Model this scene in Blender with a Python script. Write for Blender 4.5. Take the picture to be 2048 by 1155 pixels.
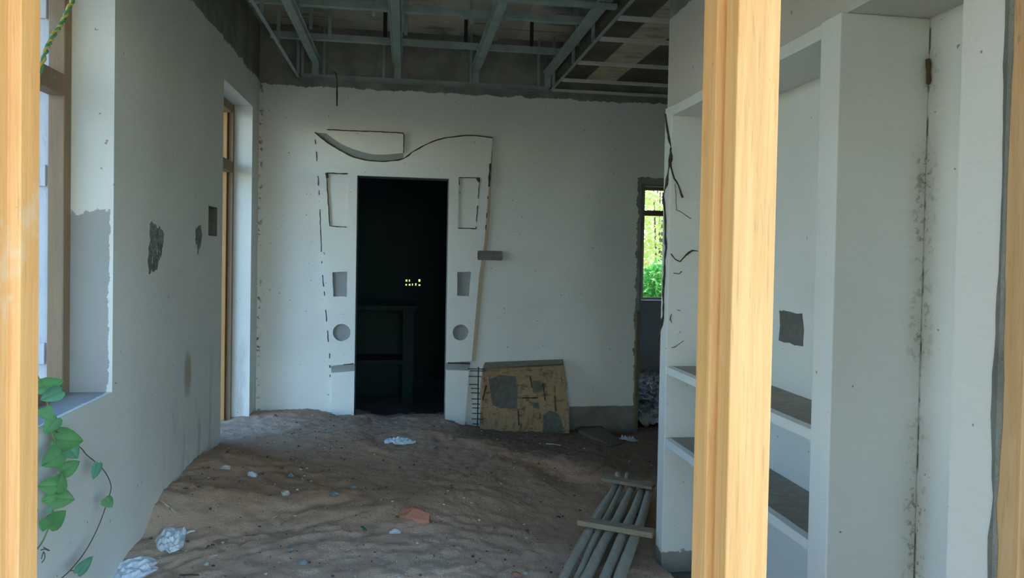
import bpy, math, random
from mathutils import Vector, Matrix, noise
for o in list(bpy.data.objects): bpy.data.objects.remove(o)
sc = bpy.context.scene
col = sc.collection
random.seed(7)
R = math.radians

# ------------------------------------------------------------------ camera
FPX, CX, CY, W, H = 1440.0, 1024.0, 536.0, 2048.0, 1155.0
EYE = Vector((0, 0, 1.5))
ROT = Matrix.Rotation(R(-8.45), 3, 'Z') @ Matrix.Rotation(R(90 - 1.1), 3, 'X') @ Matrix.Rotation(R(1.06), 3, 'Z')
cam = bpy.data.objects.new('camera', bpy.data.cameras.new('camera'))
col.objects.link(cam)
cam.matrix_world = Matrix.Translation(EYE) @ ROT.to_4x4()
cam.data.sensor_width = 36
cam.data.lens = 36 * FPX / W
cam.data.shift_y = -(H / 2 - CY) / W
cam.data.clip_start = 0.02
sc.camera = cam

# ------------------------------------------------------------------ light
SUN_EL, SUN_AZ = 58, 20            # the sun stands high over the right flank of the house (towards +x, a little +y)
w = bpy.data.worlds.new('world'); sc.world = w; w.use_nodes = True
nt = w.node_tree; nt.nodes.clear()
sky = nt.nodes.new('ShaderNodeTexSky'); sky.sky_type = 'NISHITA'
sky.sun_disc = False; sky.sun_elevation = R(SUN_EL); sky.sun_rotation = R(90 - SUN_AZ)
sky.air_density = 1.0; sky.dust_density = 0.6; sky.ozone_density = 1.0
hs = nt.nodes.new('ShaderNodeHueSaturation'); hs.inputs['Saturation'].default_value = 1.3
bg = nt.nodes.new('ShaderNodeBackground'); bg.inputs['Strength'].default_value = 0.95
wo = nt.nodes.new('ShaderNodeOutputWorld')
nt.links.new(sky.outputs[0], hs.inputs['Color']); nt.links.new(hs.outputs[0], bg.inputs[0]); nt.links.new(bg.outputs[0], wo.inputs[0])
sun = bpy.data.objects.new('sun', bpy.data.lights.new('sun', 'SUN')); col.objects.link(sun)
sun.data.energy = 3.8; sun.data.angle = R(0.6); sun.data.color = (1.0, 0.94, 0.84)
sd = Vector((math.cos(R(SUN_EL)) * math.cos(R(SUN_AZ)), math.cos(R(SUN_EL)) * math.sin(R(SUN_AZ)), math.sin(R(SUN_EL))))
sun.rotation_euler = sd.to_track_quat('Z', 'Y').to_euler()
sun.location = (12, 5, 14)
vs = sc.view_settings
vs.view_transform = 'Standard'; vs.look = 'None'; vs.gamma = 1; vs.use_curve_mapping = False
vs.exposure = 0.88

# ------------------------------------------------------------------ survey helpers: a sight line cut with a wall or floor plane
def ray(u, v): return ROT @ Vector(((u - CX) / FPX, -(v - CY) / FPX, -1))
def onX(u, v, X): d = ray(u, v); return EYE + d * (X / d.x)
def onY(u, v, Y): d = ray(u, v); return EYE + d * (Y / d.y)
def onZ(u, v, Z): d = ray(u, v); return EYE + d * ((Z - EYE.z) / d.z)

# ------------------------------------------------------------------ materials
class G:
    """tiny node-graph helper"""
    def __init__(s, name):
        s.m = bpy.data.materials.new(name); s.m.use_nodes = True
        s.t = s.m.node_tree; s.b = s.t.nodes['Principled BSDF']
        s._pos = None
    def n(s, k): return s.t.nodes.new(k)
    def put(s, sock, v):
        if isinstance(v, (int, float)): sock.default_value = v
        elif isinstance(v, (tuple, list)): sock.default_value = tuple(v) if len(v) == len(sock.default_value) else (*v, 1)
        else: s.t.links.new(v, sock)
    def math(s, op, a, b=0.0):
        q = s.n('ShaderNodeMath'); q.operation = op; s.put(q.inputs[0], a); s.put(q.inputs[1], b); return q.outputs[0]
    def add(s, a, b): return s.math('ADD', a, b)
    def mul(s, a, b): return s.math('MULTIPLY', a, b)
    def sub(s, a, b): return s.math('SUBTRACT', a, b)
    def mx(s, a, b): return s.math('MAXIMUM', a, b)
    def step(s, x, lo, hi):
        q = s.n('ShaderNodeMapRange'); q.interpolation_type = 'SMOOTHSTEP'
        s.put(q.inputs['Value'], x); s.put(q.inputs['From Min'], lo); s.put(q.inputs['From Max'], hi); return q.outputs[0]
    def pos(s):
        if not s._pos:
            g = s.n('ShaderNodeNewGeometry'); x = s.n('ShaderNodeSeparateXYZ'); s.t.links.new(g.outputs['Position'], x.inputs[0])
            s._pos = (g.outputs['Position'], x.outputs[0], x.outputs[1], x.outputs[2])
        return s._pos
    def obj(s):
        return s.n('ShaderNodeTexCoord').outputs['Object']
    def vec(s, v, sc3):
        q = s.n('ShaderNodeMapping'); s.put(q.inputs['Vector'], v); q.inputs['Scale'].default_value = sc3; return q.outputs[0]
    def noise(s, scale, detail=4, rough=.55, v=None, dist=0):
        q = s.n('ShaderNodeTexNoise'); q.inputs['Scale'].default_value = scale; q.inputs['Detail'].default_value = detail
        q.inputs['Roughness'].default_value = rough; q.inputs['Distortion'].default_value = dist
        s.put(q.inputs['Vector'], v if v is not None else s.pos()[0]); return q.outputs[0]
    def mix(s, f, a, b):
        q = s.n('ShaderNodeMix'); q.data_type = 'RGBA'; s.put(q.inputs[0], f); s.put(q.inputs[6], a); s.put(q.inputs[7], b); return q.outputs[2]
    def bump(s, h, strength=.3, dist=.01):
        q = s.n('ShaderNodeBump'); q.inputs['Strength'].default_value = strength; q.inputs['Distance'].default_value = dist
        s.put(q.inputs['Height'], h); s.t.links.new(q.outputs[0], s.b.inputs['Normal'])
    def done(s, c, rough=.8, metal=0.0, spec=.3):
        s.put(s.b.inputs['Base Color'], c); s.put(s.b.inputs['Roughness'], rough); s.put(s.b.inputs['Metallic'], metal)
        s.b.inputs['Specular IOR Level'].default_value = spec
        return s.m

CEM = ((.165, .16, .13), (.275, .265, .22))
def cement_col(g): return g.mix(g.step(g.noise(3.5, 7, .65), .35, .68), *CEM)
def wash_col(g, base=(.71, .70, .63)):
    c = g.mix(g.step(g.noise(1.3, 5), .35, .75), base, tuple(x * .91 for x in base))
    brush = g.noise(1, 3, .5, g.vec(g.pos()[0], (6, 6, 90)))
    c = g.mix(g.mul(g.step(brush, .5, .75), .25), c, tuple(x * .86 for x in base))
    sp = g.step(g.noise(34, 2, .5), .735, .77)
    return g.mix(g.mul(sp, .7), c, (.12, .11, .09))
def plaster_bump(g): g.bump(g.add(g.noise(7, 5), g.mul(g.noise(60, 3), .18)), .22, .02)

def mat_wall(name, cement_mask=None, extra=None, ccol=None, base=(.71, .70, .63)):
    g = G(name); c = wash_col(g, base)
    if extra: c = extra(g, c)
    if cement_mask: c = g.mix(cement_mask(g), c, ccol(g) if ccol else cement_col(g))
    plaster_bump(g)
    return g.done(c, .85)

def jag(g, amp, sc=9): return g.mul(g.sub(g.noise(sc, 5, .7), .5), amp)
def m_back(g):
    _, x, y, z = g.pos()
    zz = g.add(z, jag(g, .09))
    top = g.step(zz, 2.905, 2.911)
    foot = g.mul(g.step(g.mul(g.add(z, jag(g, .03)), -1), -.125, -.119), g.step(x, 1.5, 1.51))
    edge = g.mul(g.step(g.add(x, jag(g, .12)), 2.105, 2.112), g.step(g.mul(zz, -1), -2.235, -2.229))
    deep = g.step(y, 6.41, 6.415)
    return g.mx(g.mx(top, foot), g.mx(edge, deep))
def x_back(g, c):
    _, x, y, z = g.pos()
    d = g.math('ABSOLUTE', g.add(x, 1.235))
    f = g.mul(g.step(g.mul(d, -1), -.035, 0.0), g.step(g.noise(26, 4, .7), .52, .66))
    return g.mix(f, c, (.08, .075, .06))
def m_left(g):
    _, x, y, z = g.pos()
    top = g.step(g.add(z, jag(g, .12, 7)), 2.935, 2.941)
    win = g.mul(g.step(g.mul(g.add(x, jag(g, .05, 12)), -1), 1.262, 1.266), g.mul(g.step(g.mul(y, -1), -3.6, -3.55), g.step(g.mul(g.add(z, jag(g, .16, 14)), -1), -1.66, -1.654)))
    out = g.step(g.mul(x, -1), 1.482, 1.484)
    return g.mx(top, g.mx(win, out))
def x_left(g, c):
    _, x, y, z = g.pos()
    def blob(py, pz, ry, rz):
        a = g.math('POWER', g.mul(g.sub(y, py), 1 / ry), 2); b = g.math('POWER', g.mul(g.sub(z, pz), 1 / rz), 2)
        return g.step(g.mul(g.add(g.add(a, b), g.mul(g.sub(g.noise(11, 5), .5), 1.2)), -1), -1.0, -.1)
    c = g.mix(g.mul(blob(4.43, .76, .09, .17), .75), c, (.33, .27, .15))
    streak = g.step(g.noise(1, 5, .6, g.vec(g.pos()[0], (9, 9, 1.6))), .5, .68)
    low = g.mul(g.step(g.mul(z, -1), -1.05, -.35), g.step(y, 3.6, 4.6))
    c = g.mix(g.mul(g.mul(streak, low), .6), c, (.34, .36, .33))
    return c
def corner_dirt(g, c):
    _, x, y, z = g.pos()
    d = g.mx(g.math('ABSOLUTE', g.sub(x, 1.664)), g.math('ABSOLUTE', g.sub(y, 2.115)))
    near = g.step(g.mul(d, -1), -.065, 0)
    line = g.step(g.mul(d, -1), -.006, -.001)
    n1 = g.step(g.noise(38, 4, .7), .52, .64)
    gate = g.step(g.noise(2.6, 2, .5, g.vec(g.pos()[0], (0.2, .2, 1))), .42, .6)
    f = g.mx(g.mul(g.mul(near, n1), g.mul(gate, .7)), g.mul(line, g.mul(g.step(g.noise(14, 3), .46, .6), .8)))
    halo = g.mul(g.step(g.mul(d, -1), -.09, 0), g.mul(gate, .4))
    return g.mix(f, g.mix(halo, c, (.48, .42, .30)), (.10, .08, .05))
M = {}
M['wall_back'] = mat_wall('limewash_back', m_back, x_back)
M['wall_left'] = mat_wall('limewash_left', m_left, x_left, lambda g: g.mix(g.mul(g.step(g.mul(g.pos()[1], -1), 1.252, 1.258), .85), cement_col(g), (.37, .365, .34)))
M['wall_right'] = mat_wall('limewash_right', None, corner_dirt)
def m_loft(g):
    _, x, y, z = g.pos(); return g.step(g.add(z, jag(g, .06)), 2.765, 2.771)
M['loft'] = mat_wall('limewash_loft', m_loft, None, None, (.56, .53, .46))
def m_unit(g):
    _, x, y, z = g.pos(); return g.step(g.mul(g.add(z, jag(g, .09, 13)), -1), .035, .041)
M['unit'] = mat_wall('limewash_shelf', m_unit, corner_dirt)
M['white'] = mat_wall('limewash_plain')
M['cream'] = mat_wall('cream_plaster', None, None, None, (.74, .60, .42))
def cement(name, k=1.0):
    g = G(name); c = cement_col(g)
    c = g.mix(g.step(g.noise(55, 4, .7), .6, .72), c, (.09, .09, .08))
    if k != 1.0: c = g.mix(1 - k, c, (0.02, .02, .02))
    g.bump(g.add(g.noise(9, 6, .7), g.mul(g.noise(70, 4, .7), .5)), .6, .02); return g.done(c, .92)
M['cement'] = cement('cement_plaster'); M['cement_dark'] = cement('cement_dark', .6)
M['cement_grey'] = mat_wall('pale_cement', None, None, None, (.42, .43, .41))
M['recess'] = mat_wall('recess_cement', None, None, None, (.27, .275, .265))
def slab_mat():
    g = G('slab_soffit'); _, x, y, z = g.pos()
    bands = g.n('ShaderNodeTexWhiteNoise'); bands.noise_dimensions = '1D'
    q = g.math('FLOOR', g.mul(g.add(x, jag(g, .02)), 2.1)); g.put(bands.inputs['W'], q)
    c = g.mix(bands.outputs['Value'], (.46, .41, .32), (.66, .59, .47))
    c = g.mix(g.step(g.noise(2.2, 7, .65), .45, .7), c, (.17, .155, .125))
    c = g.mix(g.mul(g.step(g.noise(1, 3, .6, g.vec(g.pos()[0], (1.3, 14, 1))), .6, .66), .6), c, (.10, .09, .07))
    g.bump(g.add(g.noise(6, 6), g.mul(g.noise(60), .2)), .5, .02); return g.done(c, .9)
M['slab'] = slab_mat()
def wing_mat():
    g = G('stained_wing_slab'); _, x, y, z = g.pos(); xx = g.add(x, jag(g, .02))
    c = g.mix(g.step(g.noise(3, 6, .65), .4, .7), (.10, .085, .06), (.16, .135, .095))
    pale = g.mul(g.step(xx, 1.575, 1.582), g.step(g.mul(xx, -1), -1.857, -1.85))
    c = g.mix(pale, c, g.mix(g.step(g.noise(4, 6, .65, g.vec(g.pos()[0], (1, 3, 1))), .45, .72), (.56, .47, .34), (.30, .25, .17)))
    g.bump(g.noise(9, 6), .4, .02); return g.done(c, .9)
M['wing'] = wing_mat()
def wood(name, a, b, dark, scale=(22, 22, 1.1), patch=None, rough=.6):
    g = G(name); v = g.vec(g.pos()[0], scale)
    c = g.mix(g.step(g.noise(1.6, 5, .6, v, 1.2), .3, .7), a, b)
    fine = g.step(g.noise(9, 3, .6, v, .4), .56, .72); c = g.mix(g.mul(fine, .35), c, dark)
    c = g.mix(g.mul(g.step(g.noise(40, 2), .73, .77), .4), c, dark)
    if patch: c = g.mix(g.mul(g.step(g.noise(5, 5, .7), .6, .68), patch[1]), c, patch[0])
    g.bump(g.noise(7, 4, .6, v, .6), .18, .004); return g.done(c, rough, 0, .35)
M['wood'] = wood('varnished_frame_wood', (.67, .315, .095), (.76, .40, .145), (.36, .16, .05), patch=((.70, .52, .34), .4))
M['wood_rough'] = wood('mortar_smeared_wood', (.46, .25, .095), (.52, .32, .15), (.17, .10, .05), patch=((.36, .33, .27), .85))
M['wood_old'] = wood('weathered_window_wood', (.30, .195, .115), (.25, .175, .11), (.10, .075, .05), patch=((.30, .27, .22), .55), rough=.8)
M['wood_orange'] = wood('side_door_wood', (.40, .185, .06), (.46, .24, .09), (.16, .08, .03), patch=((.38, .28, .18), .3))
M['plank'] = wood('grey_plank', (.34, .27, .175), (.26, .21, .14), (.12, .11, .09), (7, 30, 30), rough=.85)
M['pole'] = wood('grey_pole', (.50, .46, .36), (.40, .37, .29), (.18, .16, .12), (10, 4, 10), rough=.85)
M['shutter'] = wood('lilac_grey_shutter', (.52, .52, .56), (.58, .58, .61), (.30, .29, .30), (9, 9, 2), rough=.8)
def metal():
    g = G('galvanised_steel'); c = g.mix(g.step(g.noise(6, 5), .35, .7), (.27, .33, .31), (.37, .43, .40))
    c = g.mix(g.mul(g.step(g.noise(18, 5, .7), .6, .7), .6), c, (.20, .21, .19)); return g.done(c, .5, .35, .5)
M['metal'] = metal()
def metal2():
    g = G('dusty_batten_steel'); return g.done(g.mix(g.noise(9, 4), (.50, .47, .41), (.66, .63, .56)), .6, .15)
M['batten'] = metal2()
def simple(name, a, b=None, rough=.8, sc=12, spec=.3, bump=0):
    g = G(name); b = b or tuple(x * .75 for x in a); c = g.mix(g.step(g.noise(sc, 5), .3, .7), a, b)
    if bump: g.bump(g.noise(sc * 2, 5, .6), bump, .01)
    return g.done(c, rough, 0, spec)
M['black'] = simple('black_iron', (.03, .03, .03), rough=.6)
M['stone_shelf'] = wood('dusty_stone_slab', (.40, .34, .265), (.31, .265, .21), (.15, .13, .105), (5, 9, 9), rough=.85)
M['mud'] = simple('termite_mud', (.075, .06, .04), (.04, .033, .024), .95, 60)
M['nest'] = simple('wasp_nest_mud', (.13, .08, .04), (.09, .055, .03), .95, 60)
M['plastic'] = simple('white_plastic', (.74, .78, .78), (.62, .66, .66), .45, 20)
M['paper'] = simple('white_board', (.72, .75, .78), (.64, .66, .69), .8, 9)
M['brick'] = simple('terracotta', (.47, .19, .12), (.38, .17, .11), .9, 18, bump=.4)
M['stone'] = simple('grey_stone', (.25, .27, .255), (.16, .175, .165), .85, 20, bump=.4)
M['stone_pale'] = simple('pale_stone', (.48, .47, .41), (.36, .36, .31), .9, 20, bump=.4)
M['tile'] = simple('buff_tile', (.36, .25, .175), (.30, .21, .15), .9, 9)
M['twig'] = simple('twig', (.10, .08, .06)); M['straw'] = simple('straw', (.62, .58, .48))
M['cloth'] = simple('white_cloth', (.60, .60, .58), (.48, .47, .44), .9, 15)
M['wire_y'] = simple('yellow_wire', (.62, .50, .10), rough=.5); M['wire_g'] = simple('green_wire', (.10, .33, .17), rough=.5)
def leafmat(name, a, b, tr=.5):
    g = G(name); c = g.mix(g.step(g.noise(9, 3), .35, .65), a, b); g.done(c, .5, 0, .4)
    t = g.n('ShaderNodeBsdfTranslucent'); g.put(t.inputs[0], c); mxs = g.n('ShaderNodeMixShader'); mxs.inputs[0].default_value = tr
    o = g.t.nodes['Material Output']; g.t.links.new(g.b.outputs[0], mxs.inputs[1]); g.t.links.new(t.outputs[0], mxs.inputs[2]); g.t.links.new(mxs.outputs[0], o.inputs[0]); return g.m
M['leaf'] = leafmat('vine_leaf', (.12, .31, .09), (.085, .24, .075), .3)
M['leaf_dark'] = leafmat('vine_leaf_under', (.11, .30, .17), (.08, .24, .13), .3)
M['leaf_lime'] = leafmat('shrub_leaf_lime', (.66, .66, .20), (.52, .58, .14)); M['leaf_green'] = leafmat('shrub_leaf_green', (.18, .50, .08), (.12, .40, .06))
M['leaf_olive'] = leafmat('tree_leaf_olive', (.27, .25, .11), (.34, .29, .15), .3)
M['leaf_red'] = leafmat('shrub_leaf_dry', (.62, .40, .28), (.52, .50, .20))
M['stem'] = simple('green_stem', (.22, .27, .11)); M['stem_brown'] = simple('brown_stem', (.14, .12, .09))
def sandmat():
    g = G('sand'); p, x, y, z = g.pos()
    c = g.mix(g.step(g.noise(1.1, 6, .6), .38, .66), (.55, .35, .225), (.43, .275, .175))
    c = g.mix(g.mul(g.step(g.noise(5, 6, .7), .5, .72), .5), c, (.33, .24, .175))
    # reddish band of sand that runs to the right in front of the back wall
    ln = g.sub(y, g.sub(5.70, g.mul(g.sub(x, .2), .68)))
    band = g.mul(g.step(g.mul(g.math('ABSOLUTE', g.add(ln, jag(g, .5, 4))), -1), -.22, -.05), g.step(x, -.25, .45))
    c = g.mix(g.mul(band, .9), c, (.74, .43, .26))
    rear_dark = g.mul(g.step(g.add(ln, jag(g, .5, 5)), .14, .4), g.step(x, .25, .7))  # darker sand behind the band
    c = g.mix(g.mul(rear_dark, .85), c, (.16, .105, .068))
    near = g.step(g.mul(y, -1), -4.3, -3.4)
    c = g.mix(g.mul(near, .75), c, (.68, .50, .37))
    c = g.mix(g.mul(g.step(g.noise(55, 3, .6), .62, .72), .45), c, (.12, .085, .06))
    c = g.mix(g.mul(g.step(g.noise(80, 2, .5), .69, .74), .55), c, (.50, .42, .33))
    g.bump(g.add(g.noise(45, 5, .7), g.mul(g.noise(180, 3), .4)), .6, .02); return g.done(c, .95, 0, .15)
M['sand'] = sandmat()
def rubblemat():
    g = G('rubble'); c = g.mix(g.step(g.noise(9, 5, .7), .4, .65), (.62, .61, .58), (.22, .21, .20)); g.bump(g.noise(40, 4), .6, .02); return g.done(c, .95)
M['rubble'] = rubblemat()
def boardmat():
    g = G('papered_board'); v = g.obj()
    c = g.mix(g.step(g.noise(3, 5, .6, v), .35, .7), (.37, .235, .115), (.27, .165, .085))
    m1 = g.mul(g.step(g.noise(11, 5, .7, g.vec(v, (1, 1, 2.6))), .54, .62), .75); m2 = g.mul(g.step(g.noise(11, 5, .7, g.vec(v, (3.2, 1, .9))), .55, .63), .75)
    c = g.mix(g.mul(g.step(g.noise(6, 4, .6, v), .5, .6), .5), c, (.40, .28, .155))
    c = g.mix(g.mx(m1, m2), c, (.10, .075, .05)); g.bump(g.noise(14, 5, .7, v), .5, .01); return g.done(c, .9)
M['board'] = boardmat()
g_ = G('chipped_plaster'); cc_ = g_.mix(g_.step(g_.noise(14, 5, .7), .4, .6), (.13, .13, .115), (.24, .24, .215))
cc_ = g_.mix(g_.step(g_.noise(45, 4, .7, g_.vec(g_.pos()[0], (1, 1, .5))), .57, .63), cc_, (.60, .59, .53)); g_.bump(g_.noise(40, 5, .7), .7, .02); M['chip'] = g_.done(cc_, .9)
M['patch'] = simple('dried_mortar', (.14, .135, .105), (.10, .097, .077), .95, 30, bump=.5)
M['rail'] = wood('brown_rail', (.20, .165, .11), (.15, .125, .085), (.07, .06, .04), (7, 30, 30), rough=.9)
M['plank_dark'] = wood('mossy_plank', (.17, .125, .07), (.11, .09, .055), (.04, .04, .03), (7, 20, 20), rough=.9)
M['ground'] = simple('yard_ground', (.33, .25, .16), (.25, .22, .12), .95, 1.2)
M['outer'] = mat_wall('outer_plaster', None, None, None, (.62, .61, .56))
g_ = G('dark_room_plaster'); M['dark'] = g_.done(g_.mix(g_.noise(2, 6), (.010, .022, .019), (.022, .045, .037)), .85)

# ------------------------------------------------------------------ mesh helpers
class MB:
    def __init__(s): s.v = []; s.f = []
    def face(s, pts): i = len(s.v); s.v += [tuple(p) for p in pts]; s.f.append(tuple(range(i, i + len(pts)))); return s
    def box(s, x0, x1, y0, y1, z0, z1, mat=None):
        i = len(s.v); P = [(x, y, z) for z in (z0, z1) for y in (y0, y1) for x in (x0, x1)]
        s.v += [tuple(mat @ Vector(p)) if mat else p for p in P]
        s.f += [tuple(i + k for k in q) for q in ((0, 2, 3, 1), (4, 5, 7, 6), (0, 1, 5, 4), (2, 6, 7, 3), (0, 4, 6, 2), (1, 3, 7, 5))]; return s
    def prism(s, poly, ext):
        """poly: list of 3d points, ext: extrusion vector"""
        i = len(s.v); n = len(poly); e = Vector(ext); poly = [Vector(p) for p in poly]
        s.v += [tuple(p) for p in poly] + [tuple(p + e) for p in poly]
        s.f.append(tuple(i + k for k in range(n))[::-1]); s.f.append(tuple(i + n + k for k in range(n)))
        for k in range(n): s.f.append((i + k, i + (k + 1) % n, i + n + (k + 1) % n, i + n + k))
        return s
    def tube(s, pts, r, n=6, cap=True):
        pts = [Vector(p) for p in pts]; rs = r if isinstance(r, (list, tuple)) else [r] * len(pts); i = len(s.v)
        up = Vector((.3, .2, 1)).normalized(); prev = None
        for k, p in enumerate(pts):
            d = (pts[min(k + 1, len(pts) - 1)] - pts[max(k - 1, 0)]).normalized()
            a = d.cross(prev if prev is not None else (up if abs(d.dot(up)) < .95 else Vector((1, 0, 0))))
            if a.length < 1e-5: a = d.orthogonal()
            a.normalize(); b = a.cross(d).normalized(); prev = b
            a = d.cross(b).normalized() * -1
            for j in range(n):
                t = 2 * math.pi * j / n; s.v.append(tuple(p + (a * math.cos(t) + b * math.sin(t)) * rs[k]))
        for k in range(len(pts) - 1):
            for j in range(n):
                s.f.append((i + k * n + j, i + k * n + (j + 1) % n, i + (k + 1) * n + (j + 1) % n, i + (k + 1) * n + j))
        if cap: s.f.append(tuple(range(i, i + n))[::-1]); s.f.append(tuple(i + (len(pts) - 1) * n + j for j in range(n)))
        return s
    def mesh(s, name, mat):
        me = bpy.data.meshes.new(name); me.from_pydata(s.v, [], s.f); me.materials.append(mat)
        import bmesh
        bm = bmesh.new(); bm.from_mesh(me); bmesh.ops.recalc_face_normals(bm, faces=bm.faces); bm.to_mesh(me); bm.free(); me.update(); return me
    def build(s, name, mat, parent=None, smooth=False, bevel=0):
        return link(name, s.mesh(name, mat), parent, smooth, bevel)
def link(name, me, parent=None, smooth=False, bevel=0):
    o = bpy.data.objects.new(name, me); col.objects.link(o)
    if parent is not None:      # vertices are in world space: undo the offsets of all ancestors
        o.parent = parent; off = Vector(); q = parent
        while q is not None: off += q.location; q = q.parent
        o.location = -off
    if smooth:
        for p in me.polygons: p.use_smooth = True
    if bevel:
        b = o.modifiers.new('bevel', 'BEVEL'); b.width = bevel; b.segments = 2; b.limit_method = 'ANGLE'
    return o
def tag(o, label, cat=None, group=None, kind=None):
    o['label'] = label
    if cat: o['category'] = cat
    if group: o['group'] = group
    if kind: o['kind'] = kind
    return o
def thing(name, loc, label, cat, group=None, kind=None):
    o = bpy.data.objects.new(name, None); o.empty_display_size = .1; col.objects.link(o); o.location = loc; return tag(o, label, cat, group, kind)
def struct(name, mb, mat, label=None, parent=None, bevel=0):
    o = mb.build(name, mat, parent, bevel=bevel)
    if parent is None: o['kind'] = 'structure'
    if label: o['label'] = label
    return o
def sgroup(name, loc, label):
    o = bpy.data.objects.new(name, None); o.empty_display_size = .1; col.objects.link(o); o.location = loc; o['kind'] = 'structure'; o['label'] = label; return o
def wall(mb, axis, a, b, ur, zr, holes):
    """wall slab between planes a and b on axis ('x' or 'y'); holes: (u0,u1,z0,z1[,depth]) ; full depth unless depth given (from plane a)"""
    us = sorted({*ur, *[h[0] for h in holes], *[h[1] for h in holes]}); zs = sorted({*zr, *[h[2] for h in holes], *[h[3] for h in holes]})
    us = [u for u in us if ur[0] <= u <= ur[1]]; zs = [z for z in zs if zr[0] <= z <= zr[1]]
    def dep(i, j):
        if i < 0 or j < 0 or i >= len(us) - 1 or j >= len(zs) - 1: return 0
        u = (us[i] + us[i + 1]) / 2; z = (zs[j] + zs[j + 1]) / 2
        for h in holes:
            if h[0] < u < h[1] and h[2] < z < h[3]: return 1.0 if len(h) < 5 else h[4] / abs(b - a)
        return -1
    P = lambda d, u, z: (d, u, z) if axis == 'x' else (u, d, z)
    A = lambda t: a + (b - a) * t
    T = {}
    for i in range(-1, len(us)):
        for j in range(-1, len(zs)):
            q = dep(i, j); T[i, j] = 1.0 if (q == 0) else (0.0 if q == -1 else q)
    for i in range(len(us) - 1):
        for j in range(len(zs) - 1):
            t = T[i, j]; u0, u1, z0, z1 = us[i], us[i + 1], zs[j], zs[j + 1]
            if t < 1:
                mb.face([P(A(t), u0, z0), P(A(t), u1, z0), P(A(t), u1, z1), P(A(t), u0, z1)])
                mb.face([P(b, u0, z0), P(b, u0, z1), P(b, u1, z1), P(b, u1, z0)])
    for i in range(-1, len(us) - 1):
        for j in range(len(zs) - 1):
            t0, t1 = T[i, j], T[i + 1, j]
            if t0 != t1: mb.face([P(A(t0), us[i + 1], zs[j]), P(A(t1), us[i + 1], zs[j]), P(A(t1), us[i + 1], zs[j + 1]), P(A(t0), us[i + 1], zs[j + 1])])
    for i in range(len(us) - 1):
        for j in range(-1, len(zs) - 1):
            t0, t1 = T[i, j], T[i, j + 1]
            if t0 != t1: mb.face([P(A(t0), us[i], zs[j + 1]), P(A(t1), us[i], zs[j + 1]), P(A(t1), us[i + 1], zs[j + 1]), P(A(t0), us[i + 1], zs[j + 1])])
    return mb

# ------------------------------------------------------------------ the shell
XL, XR, XW, YB = -1.248, 1.35, 1.664, 6.4
FL, SL = -0.15, 3.42
def bx(*a): return MB().box(*a)
struct('floor', bx(-1.7, 4.7, 1.0, 9.9, FL - .15, FL), M['cement_dark'], 'bare cement floor under the sand')
struct('ground', bx(-40, 40, -40, 50, FL - .6, FL - .15), M['ground'], 'bare earth of the yard around the house')
struct('ceiling', bx(-2.0, 5.0, 1.0, 10.1, SL, SL + .18), M['slab'], 'rough unpainted concrete slab above the metal ceiling frame')
struct('ceiling_wing', bx(1.305, 3.4, 3.67, YB, 3.08, 3.2), M['wing'], 'low stained slab with a pale strip over the right hand wing')
# back wall: inner doorway, right hand opening, small switch recess
SW = [onY(u, v, YB) for u, v in ((957, 503), (1001, 518))]
BOXB = (SW[0].x, SW[1].x, SW[1].z, SW[0].z, .035)
DOOR = (-.421, .373, FL, 2.157)
OPEN = (2.145, 3.05, FL, 2.17)
struct('wall_back', wall(MB(), 'y', YB, YB + .2, (XL - .23, 3.6), (FL, SL), [DOOR, OPEN, BOXB]), M['wall_back'], 'white back wall with a rough unpainted strip below the ceiling')
# left wall
W1 = (2.2, 3.33, .872, 2.67); D2 = (5.2, 6.14, FL, 2.665)
b0, b1 = onX(417, 411, XL), onX(433, 472, XL)
BOXL = (b0.y, b1.y, b1.z, b0.z, .05)
struct('wall_left', wall(MB(), 'x', XL, XL - .235, (1.1, YB), (FL, SL), [W1, D2, BOXL]), M['wall_left'], 'white left wall with a window and a tall side door')
# front wall; entry opening extended left and up, out of view, for more light
struct('wall_front', wall(MB(), 'y', 1.367, 1.1, (-5.0, 5.2), (FL, SL + .25), [(-1.19, 1.15, FL, 2.67)]), M['white'], 'white front wall around the entry frame')
struct('wall_right', bx(XW, XW + .2, 1.367, 3.67, FL, SL), M['wall_right'], 'white right wall beside the entrance')
struct('wall_partition', bx(1.864, 3.4, 3.52, 3.67, FL, SL), M['white'], 'white wall behind the shelf niche')
struct('wall_wing', bx(3.4, 3.6, 3.52, YB, FL, SL), M['white'], 'white side wall of the right hand wing')
LO = MB().box(XR + .025, XW, 1.367, 3.705, 2.285, SL)
struct('wall_loft', LO, M['loft'], 'white loft wall above the shelf niche')
# added, unseen porch roof and sunshades: they keep the sky off the upper half of the room
PY, PZ = -.9, 2.80
struct('porch_added', bx(-3.2, 2.3, PY, 1.1, PZ, PZ + .14), M['outer'], 'plastered porch slab added over the entrance to cut sky light')
for x in (-2.9, 2.1): struct('column', bx(x - .11, x + .11, PY + .06, PY + .28, FL - .15, PZ), M['outer'], 'square column of the added porch')
struct('trim_2', bx(-2.05, -1.483, 1.6, 6.5, 2.74, 2.81), M['outer'], 'added sunshade slab above the left window and side door')
struct('trim_3', bx(2.6, 4.8, 9.8, 10.35, 2.55, 2.62), M['outer'], 'added sunshade slab above the far window')  # added to keep direct sun out of the far room
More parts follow.
